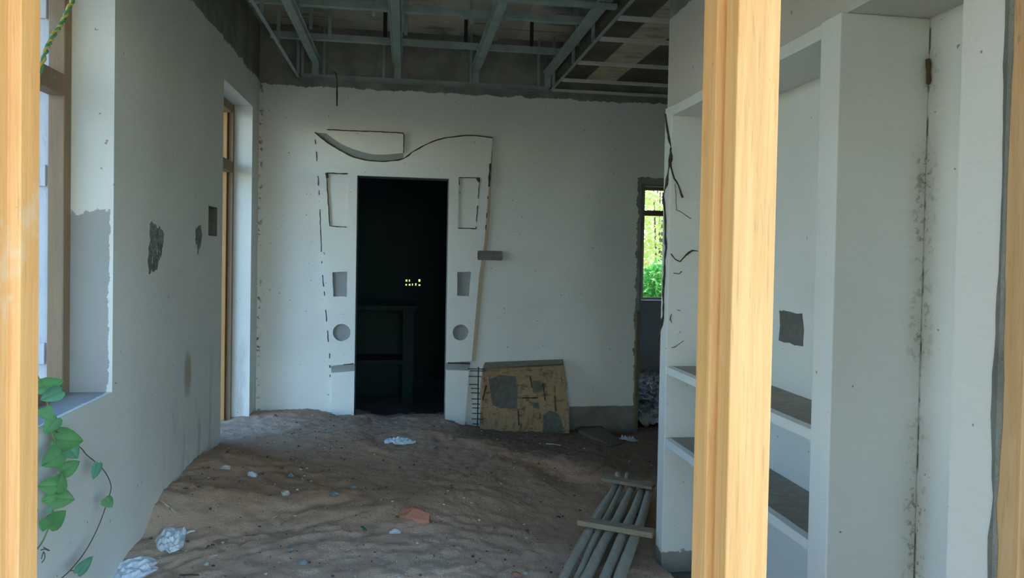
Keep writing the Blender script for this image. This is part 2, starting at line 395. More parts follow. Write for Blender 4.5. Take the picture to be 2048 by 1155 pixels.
# dark store room behind the doorway
MBd = MB()
VENT = []
vb = onY(811, 572, 9.4); vt = onY(850, 556, 9.4)
random.seed(3)
for r in range(2):
    for k in range(6):
        u0 = vb.x + (vt.x - vb.x) * k / 6; z0 = vb.z + (vt.z - vb.z) * r / 2
        ww = (vt.x - vb.x) / 6 * random.uniform(.35, .75); hh = (vt.z - vb.z) / 2 * random.uniform(.3, .75)
        if random.random() < .85: VENT.append((u0, u0 + ww, z0, z0 + hh))
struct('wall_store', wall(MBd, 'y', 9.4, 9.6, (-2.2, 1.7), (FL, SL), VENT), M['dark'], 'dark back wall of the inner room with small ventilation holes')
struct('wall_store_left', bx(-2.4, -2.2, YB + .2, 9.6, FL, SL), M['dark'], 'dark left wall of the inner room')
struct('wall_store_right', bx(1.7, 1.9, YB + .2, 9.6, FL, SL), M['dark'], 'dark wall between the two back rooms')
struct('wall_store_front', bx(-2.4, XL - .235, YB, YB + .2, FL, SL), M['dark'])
# far right room
W2 = (3.245, 4.45, .9, 2.476)
struct('wall_far', wall(MB(), 'y', 9.6, 9.8, (1.9, 4.6), (FL, SL), [W2]), M['white'], 'grey far wall with a window on to greenery')
struct('wall_far_right', bx(4.6, 4.8, 6.4, 9.8, FL, SL), M['cement_grey'], 'grey side wall of the far room')
struct('wall_far_front', bx(3.6, 4.6, 6.4, 6.6, FL, SL), M['cement_grey'])

# ------------------------------------------------------------------ entry frame (we look through it)
ef = sgroup('door_1', (.3, 1.1, FL), 'orange wooden entry frame with posts and sidelights, seen up close; left sidelight and top lights added')
def post(poly, z0, z1, name, mat, parent, bevel=.002):
    mb = MB(); mb.prism([(x, y, z0) for x, y in poly], (0, 0, z1 - z0)); return mb.build(name, mat, parent, bevel=bevel)
def profile(xa, xb, sa=1, sb=1):
    """post section with a rebate on both sides"""
    k = .011
    L = [(xa, 1.10), (xa, 1.143), (xa + .006, 1.146), (xa + .006, 1.153), (xa - k * sa, 1.156), (xa - k * sa, 1.212)]
    Rr = [(xb, 1.10), (xb, 1.143), (xb - .006, 1.146), (xb - .006, 1.153), (xb + k * sb, 1.156), (xb + k * sb, 1.212)]
    return L + Rr[::-1]
TOPZ = 2.60
tag(post(profile(.524, .597), FL, TOPZ, 'mullion', M['wood'], ef), 'smooth orange middle post')
tag(post(profile(-.642, -.572), FL, TOPZ, 'mullion', M['wood'], ef), 'smooth orange left post')
post(profile(-1.19, -1.12, 0, 1), FL, TOPZ, 'jamb', M['wood'], ef)  # outer jamb of the left sidelight, added unseen to brighten the left wall
tag(post(profile(1.128, 1.2, 1, 0)[:6] + [(1.15, 1.212), (1.15, 1.10)], FL, TOPZ, 'jamb', M['wood_rough'], ef), 'jamb smeared with mortar')
bx(-1.19, 1.15, 1.10, 1.212, TOPZ, 2.67).build('head_rail', M['wood'], ef, bevel=.002)
for x0, x1 in ((-1.12, -.642), (-.572, .524), (.597, 1.128)): bx(x0, x1, 1.105, 1.205, 2.13, 2.205).build('transom', M['wood'], ef, bevel=.002)  # row of upper lights added out of view to light the room higher up
mo = MB(); 
ptsL = []
for k in range(60):
    z = FL + (2.2 - FL) * k / 59; ptsL.append((z, .016 + .016 * noise.noise((z * 3.1, .3, 7)) + .006 * noise.noise((z * 13, 4, 2))))
for k in range(59):
    z, a = ptsL[k]; z2, a2 = ptsL[k + 1]
    y0, y1 = 1.212, 1.212 + .018 + a; y1b = 1.212 + .018 + a2
    mo.face([(1.116, y0 - a * .7, z), (1.116, y0, z), (1.116, y0, z2), (1.116, y0 - a2 * .7, z2)]); mo.face([(1.116, y0, z), (1.138, y1, z), (1.138, y1b, z2), (1.116, y0, z2)]); mo.face([(1.138, y1, z), (1.15, y1 + .012, z), (1.15, y1b + .012, z2), (1.138, y1b, z2)])
mo.build('mortar_fillet', M['cement'], ef, smooth=True)

# ------------------------------------------------------------------ left window and side door
w1 = sgroup('window_1', (-1.45, 2.6, .87), 'weathered wooden window frame with a grey shutter in the left wall')
X0, X1 = -1.482, -1.418
bx(X0, X1, 3.265, 3.33, .872, 2.67).build('jamb', M['wood_old'], w1, bevel=.004)
bx(X0, X1, 2.2, 2.265, .872, 2.67).build('jamb', M['wood_old'], w1, bevel=.004)
bx(X0, X1, 2.265, 3.265, 2.6, 2.67).build('head_rail', M['wood_old'], w1, bevel=.004)
bx(X0, X1, 2.265, 3.265, .872, .93).build('sill_rail', M['wood_old'], w1, bevel=.004)
bx(X0, X1 + .004, 2.265, 3.265, 2.128, 2.215).build('transom', M['wood_old'], w1, bevel=.004)
shz = bx(-2.1, -1.484, 3.30, 3.325, .93, 2.6).build('shutter', M['shutter'], w1, bevel=.003)
for z in (1.0, 1.75, 2.45): bx(-2.08, -1.5, 3.285, 3.30, z, z + .09).build('ledge', M['shutter'], shz, bevel=.002)
d2 = sgroup('door_2', (-1.45, 5.67, FL), 'orange wooden side door frame with a transom in the left wall')
bx(-1.483, -1.428, 6.07, 6.14, FL, 2.665).build('jamb', M['wood_orange'], d2, bevel=.003)
bx(-1.424, -1.388, 6.10, 6.14, FL, 2.665).build('stop_bead', M['wood_old'], d2, bevel=.003)
bx(-1.483, -1.435, 5.2, 5.27, FL, 2.665).build('jamb', M['wood_orange'], d2, bevel=.003)
bx(-1.483, -1.39, 5.27, 6.07, 2.595, 2.665).build('head_rail', M['wood_old'], d2, bevel=.003)
bx(-1.483, -1.388, 5.27, 6.10, 2.12, 2.205).build('transom', M['wood_old'], d2, bevel=.003)

# far window frame
w2 = sgroup('window_2', (3.7, 9.7, .9), 'far window frame with a transom looking on to sunlit leaves')
for a in ((W2[0], W2[0] + .05, .9, 2.476), (W2[1] - .05, W2[1], .9, 2.476)): bx(a[0], a[1], 9.68, 9.74, a[2], a[3]).build('jamb', M['wood_old'], w2)
for z0, z1, nm in ((.9, .935, 'sill_rail'), (2.43, 2.476, 'head_rail'), (2.075, 2.15, 'transom')): bx(W2[0] + .05, W2[1] - .05, 9.68, 9.74, z0, z1).build(nm, M['wood_old'], w2)
# plank jamb of the right hand opening
d3 = sgroup('door_3', (2.15, 6.5, FL), 'dark weathered plank lining the right hand opening')
bx(2.112, 2.145, 6.36, 6.43, FL + .02, 1.0).build('jamb', M['plank_dark'], d3, bevel=.004)

# ------------------------------------------------------------------ plaster relief around the inner doorway
tr = sgroup('trim_1', (0, YB, 0), 'white plaster relief with a wavy top framing the dark doorway')
YP = YB - .026
def c6(x, y): return onY(600 + x / 3.5, 230 + y / 3.5, YP)
def c7(x, y): return onY(600 + x / 3.398, 530 + y / 3.398, YP)
def spline(pts, n=6):
    out = []; P = [pts[0]] + pts + [pts[-1]]
    for i in range(1, len(P) - 2):
        for k in range(n):
            t = k / n; a, b, c, d = P[i - 1], P[i], P[i + 1], P[i + 2]
            out.append(.5 * ((2 * b) + (c - a) * t + (2 * a - 5 * b + 4 * c - d) * t * t + (3 * b - a - 3 * c + d) * t ** 3))
    return out + [pts[-1]]
def plate(name, outer, holes, depth, mat, parent, y=YP):
    """flat plate in the wall plane with real holes, front face at y"""
    cu = bpy.data.curves.new(name, 'CURVE'); cu.dimensions = '2D'; cu.fill_mode = 'BOTH'; cu.extrude = depth / 2
    for poly in [outer] + holes:
        s = cu.splines.new('POLY'); s.points.add(len(poly) - 1); s.use_cyclic_u = True
        for i, p in enumerate(poly): s.points[i].co = (p.x, p.z, 0, 1)
    t = bpy.data.objects.new('tmp', cu); col.objects.link(t)
    dg = bpy.context.evaluated_depsgraph_get(); me = bpy.data.meshes.new_from_object(t.evaluated_get(dg)); bpy.data.objects.remove(t); bpy.data.curves.remove(cu)
    me.transform(Matrix(((1, 0, 0, 0), (0, 0, -1, y + depth / 2), (0, 1, 0, 0), (0, 0, 0, 1)))); me.materials.clear(); me.materials.append(mat); me.name = name
    return link(name, me, parent)
def rough(poly, amp, n=3, seed=0):
    out = []
    for i in range(len(poly)):
        a, b = poly[i], poly[(i + 1) % len(poly)]
        for k in range(n):
            p = a.lerp(b, k / n); nv = noise.noise_vector((p.x * 31 + seed, p.z * 31, seed)); out.append(p + Vector((nv.x, 0, nv.z)) * amp)
    return out
wave = spline([c6(105, 120), c6(180, 185), c6(270, 240), c6(380, 295), c6(500, 320), c6(620, 322), c6(725, 303), c6(800, 250), c6(930, 185), c6(1050, 155), c6(1200, 142), c6(1348, 160)])
right = [c6(1322, 500), c6(1290, 900), c7(1218, 60), c7(1166, 650)]
leftu = [c7(206, 680), c7(185, 350), c7(160, 30), c6(150, 750), c6(128, 450)]
dl, dr, dt = DOOR[0], DOOR[1], DOOR[3]
V = lambda x, z: Vector((x, YP, z))
rect = lambda *p: [Vector(q) for q in p]
bl = c7(365, 668).z; br = c7(1005, 663).z
main = wave + right + [V(dr, br), V(dr, dt), V(dl, dt), V(dl, bl)] + leftu
def circ(c, r, n=26): return [c + Vector((math.cos(2 * math.pi * k / n) * r * (1 + .05 * noise.noise((k * .7, c.x, 3))), 0, math.sin(2 * math.pi * k / n) * r)) for k in range(n)]
TL = rect(c6(185, 405), c6(335, 410), c6(328, 785), c6(208, 775)); TR_ = rect(c6(1112, 435), c6(1258, 438), c6(1232, 795), c6(1107, 790))
SLq = rect(c7(220, 45), c7(322, 45), c7(318, 213), c7(226, 213)); SRq = rect(c7(1070, 45), c7(1165, 45), c7(1150, 210), c7(1068, 207))
CLq = circ(c7(283, 457), .075); CRq = circ(c7(1092, 457), .071)
plate('relief_panel', main, [rough(q, .004, 4, i) for i, q in enumerate((TL, TR_, SLq, SRq))] + [CLq, CRq], .026, M['white'], tr)
for q in (SLq, SRq, CLq, CRq):
    cen = sum(q, Vector()) / len(q); tag(plate('recess', [cen + (p - cen) * 1.06 for p in q], [], .006, M['recess'], tr, YB - .006), 'grey cement recess')
for q in (TL, TR_):   # sunk field of the tall panels
    cen = sum(q, Vector()) / 4; plate('sunk_panel', [cen + (p - cen) * 1.02 for p in q], [], .012, M['white'], tr, YB - .012)
plate('plinth_panel', rect(c7(215, 733), V(dl, c7(363, 718).z), V(dl, FL), Vector((c7(219, 960).x, YP, FL))), [], .026, M['white'], tr)
plate('plinth_panel', rect(V(dr, c7(1005, 712).z), c7(1150, 715), Vector((c7(1112, 1120).x, YP, FL)), V(dr, FL)), [], .026, M['white'], tr)
plate('groove_band', rect(c7(208, 690), V(dl, bl), V(dl, c7(363, 718).z), c7(214, 740)), [], .008, M['recess'], tr, YB - .008)
plate('groove_band', rect(V(dr, br), c7(1160, 660), c7(1150, 720), V(dr, c7(1005, 712).z)), [], .008, M['recess'], tr, YB - .008)
lens_low = spline([c6(180, 125), c6(300, 205), c6(450, 260), c6(560, 276), c6(722, 265)])
plate('lens_panel', lens_low + [c6(728, 133), c6(718, 124), c6(190, 102), c6(180, 108)], [], .020, M['white'], tr, YB - .02)
wl = wave[:36]; plate('curved_groove', [p for p in spline([c6(105, 120), c6(270, 240), c6(380, 295), c6(500, 320), c6(620, 322), c6(725, 303)])] + lens_low[::-1], [], .006, M['recess'], tr, YB - .006)
# sloping cream edge on the right side of the relief
eb = MB(); rr = [c6(1340, 250), c6(1322, 500), c6(1290, 900), c7(1218, 60), c7(1166, 650)]
for i in range(len(rr) - 1):
    w0, w1_ = (.014 + .011 * i), (.014 + .011 * (i + 1)); a, b = rr[i], rr[i + 1]
    eb.face([a, b, Vector((b.x + min(w1_, .04), YB - .001, b.z)), Vector((a.x + min(w0, .04), YB - .001, a.z))])
tag(eb.build('edge_bevel', M['cream'], tr), 'cream coloured sloping edge')
# dirt filled cracks that outline the relief
def crack(pts, r, parent, seed=0, y=None, name='crack', mat='mud', gap=.32):
    mb = MB(); pts = [Vector(p) for p in pts]; dense = []
    for a, b in zip(pts, pts[1:]):
        n = max(1, int((b - a).length / .02)); dense += [a.lerp(b, k / n) for k in range(n)]
    dense.append(pts[-1]); run = []
    for i, p in enumerate(dense + [None]):
        on = p is not None and noise.noise((i * .21 + seed * 9, seed, 0)) > -gap
        if on:
            j = noise.noise_vector((i * .5, seed, 4)) * .003; run.append((p + Vector((j.x, 0, j.z)), r * (1 + .6 * noise.noise((i * .4, 2, seed)))))
        else:
            if len(run) > 1: mb.tube([q[0] for q in run], [q[1] for q in run], 4)
            run = []
    return mb.build(name, M[mat], parent) if mb.v else None
F = Vector((0, -.001, 0))
crack([p + F for p in wave], .005, tr, 1, gap=.6)
crack([c6(190, 102), c6(718, 124), c6(728, 140), c6(724, 262)], .0045, tr, 2, gap=.7)
crack([TL[1], TL[0], TL[3], TL[2]], .005, tr, 3, gap=.7); crack([TR_[3] + Vector((.01, 0, .3)), TR_[0], TR_[1], TR_[2], TR_[3]], .0042, tr, 4, gap=.25)
crack([c6(1332, 340), c6(1322, 500)], .009, tr, 5, gap=.8); crack([c6(1318, 520), c6(1300, 800)], .005, tr, 6, gap=0)
crack([c6(108, 170), c6(135, 560), c7(150, 20), c7(200, 600), c7(205, 760)], .0045, tr, 7, gap=.05)
crack([c6(185, 405), c6(190, 440)], .014, tr, 8, gap=.9); crack([c6(1240, 440), c6(1256, 465)], .014, tr, 9, gap=.9)
crack([c7(1005, 664), c7(1155, 668)], .006, tr, 10, gap=.9); crack([c7(215, 683), c7(362, 668)], .004, tr, 11, gap=.2)

# ------------------------------------------------------------------ built-in shelf niche
un = thing('shelf_niche', (1.5, 2.9, FL), 'white built-in masonry shelf niche with dusty stone shelves behind the middle post', 'shelf')
def part(name, mb, mat, parent=un, bevel=0): return mb.build(name, mat, parent, bevel=bevel)
part('side_panel', bx(XR, XW, 2.115, 2.225, FL, 2.285), M['unit'], bevel=.004)
part('side_panel', bx(XR, XW, 3.574, 3.67, FL, 2.285), M['unit'], bevel=.004)
part('top_slab', bx(XR + .003, XW, 2.225, 3.574, 2.232, 2.282), M['unit'], bevel=.004)
part('back_panel', bx(1.635, XW, 2.225, 3.574, FL, 2.232), M['unit'])
for zt in (.935, .562):
    s_ = part('shelf', bx(XR + .022, 1.635, 2.225, 3.574, zt - .032, zt), M['stone_shelf'], bevel=.002)
    e = MB(); n = 40
    for k in range(n):
        y0 = 2.225 + (3.574 - 2.225) * k / n; y1 = 2.225 + (3.574 - 2.225) * (k + 1) / n
        w0 = .004 * noise.noise((y0 * 9, zt, 0)); w1_ = .004 * noise.noise((y1 * 9, zt, 0))
        a = [(XR + .004, zt - .04 + w0), (XR + .004, zt - .003), (XR + .03 + w0, zt + .002), (XR + .03, zt - .04)]; b = [(XR + .004, zt - .04 + w1_), (XR + .004, zt - .003), (XR + .03 + w1_, zt + .002), (XR + .03, zt - .04)]
        for q in range(4): e.face([(a[q][0], y0, a[q][1]), (a[(q + 1) % 4][0], y0, a[(q + 1) % 4][1]), (b[(q + 1) % 4][0], y1, b[(q + 1) % 4][1]), (b[q][0], y1, b[q][1])])
    tag(e.build('edge_strip', M['white'], s_), 'white painted front edge')
# bare patch in the niche back
pp = [onX(u, v, 1.633) for u, v in ((1559, 622), (1570, 620), (1604, 627), (1607, 660), (1605, 693), (1590, 690), (1558, 679), (1561, 650))]
def patch_x(pts, X, t, amp, seed, n=3):
    out = []
    for i in range(len(pts)):
        a, b = pts[i], pts[(i + 1) % len(pts)]
        for k in range(n):
            p = a.lerp(b, k / n); nv = noise.noise_vector((p.y * 55 + seed, p.z * 40, seed)); out.append((X, p.y + nv.x * amp * .7, p.z + nv.z * amp * 1.3))
    return MB().prism(out, (t, 0, 0))
tag(patch_x(pp, 1.6355, -.004, .006, 1).build('bare_patch', M['cement_dark'], un), 'dark patch where the plaster is cut away')

# ------------------------------------------------------------------ hanging metal ceiling frame
cg = thing('ceiling_frame', (.2, 4.4, 2.97), 'grey galvanised metal ceiling frame hung below the concrete slab', 'ceiling frame')
ME = M['metal']
def ybar(x, y0, y1, prof, name, mat=ME): return MB().prism([(x + a, y0, b) for a, b in prof], (0, y1 - y0, 0)).build(name, mat, cg)
def xbar(y, x0, x1, prof, name, mat=ME): return MB().prism([(x0, y + a, b) for a, b in prof], (x1 - x0, 0, 0)).build(name, mat, cg)
def zbar(x, y, z0, z1, prof, name, mat=ME): return MB().prism([(x + a, y + b, z0) for a, b in prof], (0, 0, z1 - z0)).build(name, mat, cg)
def Lp(z, w=.03, h=.03, s=1, t=.002): return [(0, z), (w * s, z), (w * s, z + t), (t * s, z + t), (t * s, z + h), (0, z + h)]
def Up(z, w=.045, h=.018, t=.002): return [(-w / 2, z), (w / 2, z), (w / 2, z + h), (w / 2 - t, z + h), (w / 2 - t, z + t), (-w / 2 + t, z + t), (-w / 2 + t, z + h), (-w / 2, z + h)]
def hat(z, w=.058, W_=.092, h=.028, t=.002): return [(-w / 2, z), (w / 2, z), (w / 2 + .008, z + h), (W_ / 2, z + h), (W_ / 2, z + h + t), (w / 2 + .006, z + h + t), (w / 2 - t, z + t), (-w / 2 + t, z + t), (-w / 2 - .006, z + h + t), (-W_ / 2, z + h + t), (-W_ / 2, z + h), (-w / 2 - .008, z + h)]
ybar(-.935, 1.7, 6.385, Lp(2.972, .026, .026), 'edge_channel'); ybar(1.283, 1.7, 6.385, Lp(2.972, .026, .026, -1), 'edge_channel')
xbar(6.395, -.909, 1.257, Lp(2.965, .035, .05, -1), 'edge_channel')
xbar(1.7, -.909, 1.257, Lp(2.972), 'edge_channel')
for x in (-.775, -.09, .585, 1.225):
    ybar(x, 1.75, 6.30, hat(3.085), 'main_channel')
    MB().box(x - .028, x + .028, 6.296, 6.302, 2.985, 3.11).build('end_bracket', ME, cg)
    for y in (2.6, 4.1, 5.45):
        zbar(x + .055, y, 3.115, SL, [(0, 0), (.025, 0), (.025, .002), (.002, .002), (.002, .02), (0, .02)], 'hanger')
for y in (5.79, 5.0, 3.4, 2.3):
    xbar(y, -1.05, 1.25, Up(3.135, .05, .045), 'cross_channel')
xbar(4.42, -.909, 1.29, Up(3.055, .05, .024), 'cross_channel'); xbar(2.0, -.909, 1.29, Up(3.055, .05, .024), 'cross_channel')
for x, y in ((-.93, 4.75), (-.93, 5.35), (-.93, 6.3), (1.255, 4.9), (1.255, 5.5), (1.255, 6.25)):
    zbar(x, y, 2.985, SL, [(0, 0), (.025, 0), (.025, .002), (0, .002)], 'hanger')
for x in (-.9, -.72, -.22, .535, 1.14): zbar(x, 6.35, 2.985, SL, [(0, 0), (.022, 0), (.022, .003), (.003, .003), (.003, .02), (0, .02)], 'hanger')
for x, y in ((-.25, 5.02), (.42, 5.05), (.86, 4.6), (-.6, 5.6)): zbar(x, y, 3.1, SL, [(0, 0), (.025, 0), (.025, .003), (0, .003)], 'hanger')
for x, y in ((.45, 5.95), (.99, 5.9), (-.2, 5.82)):
    zbar(x, y, 3.17, SL, [(0, 0), (.03, 0), (.03, .004), (0, .004)], 'hanger', M['black'])
for y in (4.36, 4.8, 5.42, 5.98, 6.375):
    xbar(y, 1.286, 3.4, [(a, b) for a, b in Up(2.968, .036, .022)], 'batten', M['batten'])

# ------------------------------------------------------------------ sand
CT = [(-1.25, 3.3, .05), (-1.25, 3.55, .09), (-1.25, 4.05, .205), (-1.25, 4.55, .225), (-1.25, 5.2, .16), (-1.25, 6.1, .13), (-.8, 6.4, .128), (-.42, 6.4, .078), (0, 6.4, .045), (.37, 6.4, .028), (.55, 6.4, -.04), (.87, 6.4, -.065),
      (1.5, 6.4, -.09), (2.1, 6.4, -.13), (3, 6.4, -.13), (1.35, 3.67, -.115), (1.35, 3, -.1), (1.35, 2.2, -.1), (1.2, 4, -.09), (1.5, 4.8, -.085), (.9, 3.4, -.06), (0, 4.4, .09), (-.5, 4.4, .15), (-.5, 5.3, .165), (0, 5.5, .10),
      (.5, 5.2, .045), (1.2, 5.4, -.03), (-1.25, 2, -.02), (0, 2.5, -.02), (0, 1.4, -.08), (1, 1.4, -.1), (0, 3.4, .04), (-.6, 3.5, .075), (2.5, 5, -.1), (3, 4, -.1), (-1.5, 5.7, .13), (0, 6.7, 0), (0, 7, -.1), (2.6, 6.6, -.12)]
def sand_z(x, y, fine=True):
    a = b = 0
    for cx, cy, cz in CT:
        w_ = 1 / ((x - cx) ** 2 + (y - cy) ** 2 + .012) ** 1.7; a += w_ * cz; b += w_
    z = a / b
    if fine:
        p = Vector((x, y, 0))
        wv = noise.noise_vector(p * 2.3) * .22; x2, y2 = x + wv.x, y + wv.y
        z += .018 * noise.noise(p * 3.1) + .010 * noise.noise(Vector((x2 * 4 + y2, y2 * 9 - x2 * 3, 3))) + .011 * noise.noise(p * 9.5) + .009 * noise.noise(p * 20) + .006 * noise.noise(p * 43)
        q = noise.noise(Vector((x2 * 3.2 + y2 * 1.2, y2 * 6.5 - x2 * 2.4, 9))); k = noise.noise(p * 1.3 + Vector((5, 0, 0))); z -= .014 * max(0, .1 - abs(q)) / .1 * max(0, min(1, .4 + 2 * k))
    return z
RECTS = [(XL, 3.4, 3.67, YB), (XL, XR, 1.367, 3.67), (-1.48, XL, 5.2, 6.14), (-.421, .373, YB, 7.0), (2.145, 3.05, YB, 6.6), (-.6, 1.1, .9, 1.367)]
st = .018; nx = int((3.4 + 1.5) / st) + 1; ny = int((7.0 - .9) / st) + 1
sm = MB(); idx = {}
def sv(i, j):
    if (i, j) not in idx:
        x, y = -1.49 + i * st, .9 + j * st; idx[i, j] = len(sm.v); sm.v.append((x, y, sand_z(x, y)))
    return idx[i, j]
for i in range(nx):
    for j in range(ny):
        x, y = -1.49 + (i + .5) * st, .9 + (j + .5) * st
        if any(a <= x <= b and c <= y <= d for a, b, c, d in RECTS): sm.f.append((sv(i, j), sv(i + 1, j), sv(i + 1, j + 1), sv(i, j + 1)))
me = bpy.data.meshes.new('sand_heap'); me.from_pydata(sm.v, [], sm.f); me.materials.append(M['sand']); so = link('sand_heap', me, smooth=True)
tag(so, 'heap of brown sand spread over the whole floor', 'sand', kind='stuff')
# rubble in the far room
rb = MB(); n = 90
for i in range(n):
    for j in range(n):
        x, y = 1.9 + 2.7 * i / (n - 1), 6.62 + 2.97 * j / (n - 1); p = Vector((x, y, 0))
        rb.v.append((x, y, -.10 + .09 * abs(noise.noise(p * 4)) + .07 * noise.noise(p * 11) + .03 * noise.noise(p * 25) ))
for i in range(n - 1):
    for j in range(n - 1): a = i * n + j; rb.f.append((a, a + n, a + n + 1, a + 1))
tag(rb.build('rubble', M['rubble']), 'grey rubble covering the floor of the far room', 'rubble', kind='stuff')
# grit
def blob(mb, c, r, seed, squash=.7, sub=1):
    t = (1 + 5 ** .5) / 2; V0 = [Vector(v).normalized() for v in ((-1, t, 0), (1, t, 0), (-1, -t, 0), (1, -t, 0), (0, -1, t), (0, 1, t), (0, -1, -t), (0, 1, -t), (t, 0, -1), (t, 0, 1), (-t, 0, -1), (-t, 0, 1))]
    Fc = [(0, 11, 5), (0, 5, 1), (0, 1, 7), (0, 7, 10), (0, 10, 11), (1, 5, 9), (5, 11, 4), (11, 10, 2), (10, 7, 6), (7, 1, 8), (3, 9, 4), (3, 4, 2), (3, 2, 6), (3, 6, 8), (3, 8, 9), (4, 9, 5), (2, 4, 11), (6, 2, 10), (8, 6, 7), (9, 8, 1)]
    for _ in range(sub):
        cache = {}; N = []
        def mid(a, b):
            k = (min(a, b), max(a, b))
            if k not in cache: cache[k] = len(V0); V0.append(((V0[a] + V0[b]) / 2).normalized())
            return cache[k]
        for a, b, c_ in Fc: ab, bc, ca = mid(a, b), mid(b, c_), mid(c_, a); N += [(a, ab, ca), (b, bc, ab), (c_, ca, bc), (ab, bc, ca)]
        Fc = N
    i = len(mb.v); c = Vector(c); rr_ = r if isinstance(r, (tuple, list)) else (r, r * .85, r * squash)
    for v in V0:
        k = 1 + .35 * noise.noise(v * 1.6 + Vector((seed * 3.1, seed, 0))); mb.v.append(tuple(c + Vector((v.x * rr_[0], v.y * rr_[1], v.z * rr_[2])) * k))
    mb.f += [tuple(i + q for q in f) for f in Fc]; return mb
random.seed(11)
gr = {'stone': MB(), 'stone_pale': MB(), 'twig': MB()}
for k in range(1500):
    x, y = random.uniform(-1.2, 1.9), random.uniform(3.0, 6.35)
    if x > 1.3 and y < 3.75: continue
    blob(gr[random.choice(('stone', 'stone_pale', 'twig', 'twig'))], (x, y, sand_z(x, y) + .001), random.choice((.003, .004, .005, .005, .009)), k, .7, 0)
for k, lab in (('stone', 'fine grey gravel scattered over the sand'), ('stone_pale', 'fine pale gravel scattered over the sand'), ('twig', 'dark crumbs of soil scattered over the sand')):
    tag(gr[k].build('grit', M[k]), lab, 'grit', kind='stuff')

# ------------------------------------------------------------------ litter lying on the sand
def spot(u, v):
    z = .05
    for _ in range(8): p = onZ(u, v, z); z = sand_z(p.x, p.y)
    return Vector((p.x, p.y, z))
def stone(u, v, wpx, mat, label, seed, squash=.7, name='stone', asp=.8):
    p = spot(u, v); r = wpx * p.y / FPX / 2; mb = MB(); blob(mb, p + Vector((0, 0, r * squash * .45)), (r, r * asp, r * squash), seed, sub=2)
    return tag(mb.build(name, M[mat]), label, name.split('_')[-1])
stone(571, 988, 17, 'stone_pale', 'pale rough stone left of two blue grey pebbles on the sand', 1)
stone(668, 990, 17, 'stone', 'dark blue grey pebble, larger of a close pair on the sand', 2, name='pebble')
stone(706, 976, 12, 'stone', 'small grey pebble, right one of a close pair on the sand', 3, name='pebble')
stone(581, 952, 13, 'stone', 'small greenish stone above the pale rough stone', 4)
stone(606, 1127, 17, 'stone', 'pale grey stone at the bottom, nearest the viewer', 5)
stone(580, 1101, 12, 'stone', 'half buried grey stone just above the bottom one', 6)
stone(1059, 997, 11, 'stone', 'lone grey pebble right of the red brick piece', 7, name='pebble')
stone(413, 1129, 10, 'stone_pale', 'small white chip on the sand at bottom left', 8, name='chip')
stone(1050, 1148, 12, 'stone_pale', 'white chip beside a brick crumb at the bottom edge', 9, name='chip')
stone(868, 893, 15, 'stone', 'dark lump right of the clear plastic scrap', 10, .45, name='lump')
stone(904, 880, 14, 'stone', 'dark grey lump near the foot of the relief', 13, .5, name='lump')
stone(452, 936, 18, 'stone_pale', 'cream husk lying by the left wall', 14, .5, name='husk', asp=.5)
stone(207, 1150, 24, 'stone_pale', 'rough grey brown stone beside the white sheet', 15, .8)
stone(1030, 1148, 20, 'brick', 'red brick crumb at the bottom edge of the sand', 16, .5, name='brick_crumb')
stone(826, 826, 16, 'stone', 'rounded stone lying in the dark doorway', 17, .6)
# red brick fragment
p = spot(828, 1034); bm_ = MB(); a = R(-28)
sect = [(-.1, -.012, .0), (-.085, .02, .03), (-.03, .035, .05), (.035, .03, .045), (.095, .012, .03), (.105, -.02, .005), (.05, -.045, .01), (-.03, -.035, .02)]
base = [Vector((x, y, -.02)) for x, y, z in sect]; topv = [Vector((x * .93, y * .9, z)) for x, y, z in sect]
Rm = Matrix.Rotation(a, 3, 'Z'); n = len(sect); i0 = len(bm_.v)
bm_.v = [tuple(p + Rm @ q) for q in base + topv + [Vector((.0, .0, .052))]]
for k in range(n): bm_.f.append((k, (k + 1) % n, n + (k + 1) % n, n + k)); bm_.f.append((n + k, n + (k + 1) % n, 2 * n))
bm_.f.append(tuple(range(n))[::-1]); tag(bm_.build('brick_fragment', M['brick']), 'broken red brick piece half buried in mid sand', 'brick')
p = spot(432, 1077); tag(MB().prism([p + Vector(q) for q in ((-.05, -.025, -.02), (.035, -.03, -.018), (.05, .028, -.012), (-.035, .03, -.014))], (0, 0, .02)).build('tile_fragment', M['tile']), 'flat buff tile piece sunk in the sand by the left wall', 'tile')
def crumple(u, v, wpx, dpx, hgt, mat, label, name, cat, seed, rot=0, nn=14, tail=None):
    p = spot(u, v); k = p.y / FPX; rx_, ry_ = wpx * k / 2, dpx * k * 1.6; mb = MB(); Rm = Matrix.Rotation(rot, 3, 'Z')
    m_ = 22
    for i in range(nn + 1):
        t = i / nn
        for j in range(m_):
            an = 2 * math.pi * j / m_; e = 1 + .32 * noise.noise((math.cos(an) * 1.4 + seed, math.sin(an) * 1.4, seed)) + .15 * noise.noise((math.cos(an) * 4, math.sin(an) * 4, seed))
            x, y = math.cos(an) * rx_ * t * e, math.sin(an) * ry_ * t * e; q = Vector((x, y, 0)) * (1 / max(rx_, ry_))
            zz = hgt * (1 - t ** 2.2) * (.55 + .9 * abs(noise.noise(q * 1.7 + Vector((seed, 1, 0))))) + hgt * .6 * noise.noise(q * 5.5 + Vector((0, seed, 2)))
            w_ = p + Rm @ Vector((x, y, 0)); mb.v.append((w_.x, w_.y, max(sand_z(w_.x, w_.y) + .003, sand_z(w_.x, w_.y, False) - .01 + zz)))
    for i in range(nn):
        for j in range(m_): mb.f.append((i * m_ + j, i * m_ + (j + 1) % m_, (i + 1) * m_ + (j + 1) % m_, (i + 1) * m_ + j))
    o = mb.build(name, M[mat]); s_ = o.modifiers.new('thick', 'SOLIDIFY'); s_.thickness = .002; tag(o, label, cat); return o
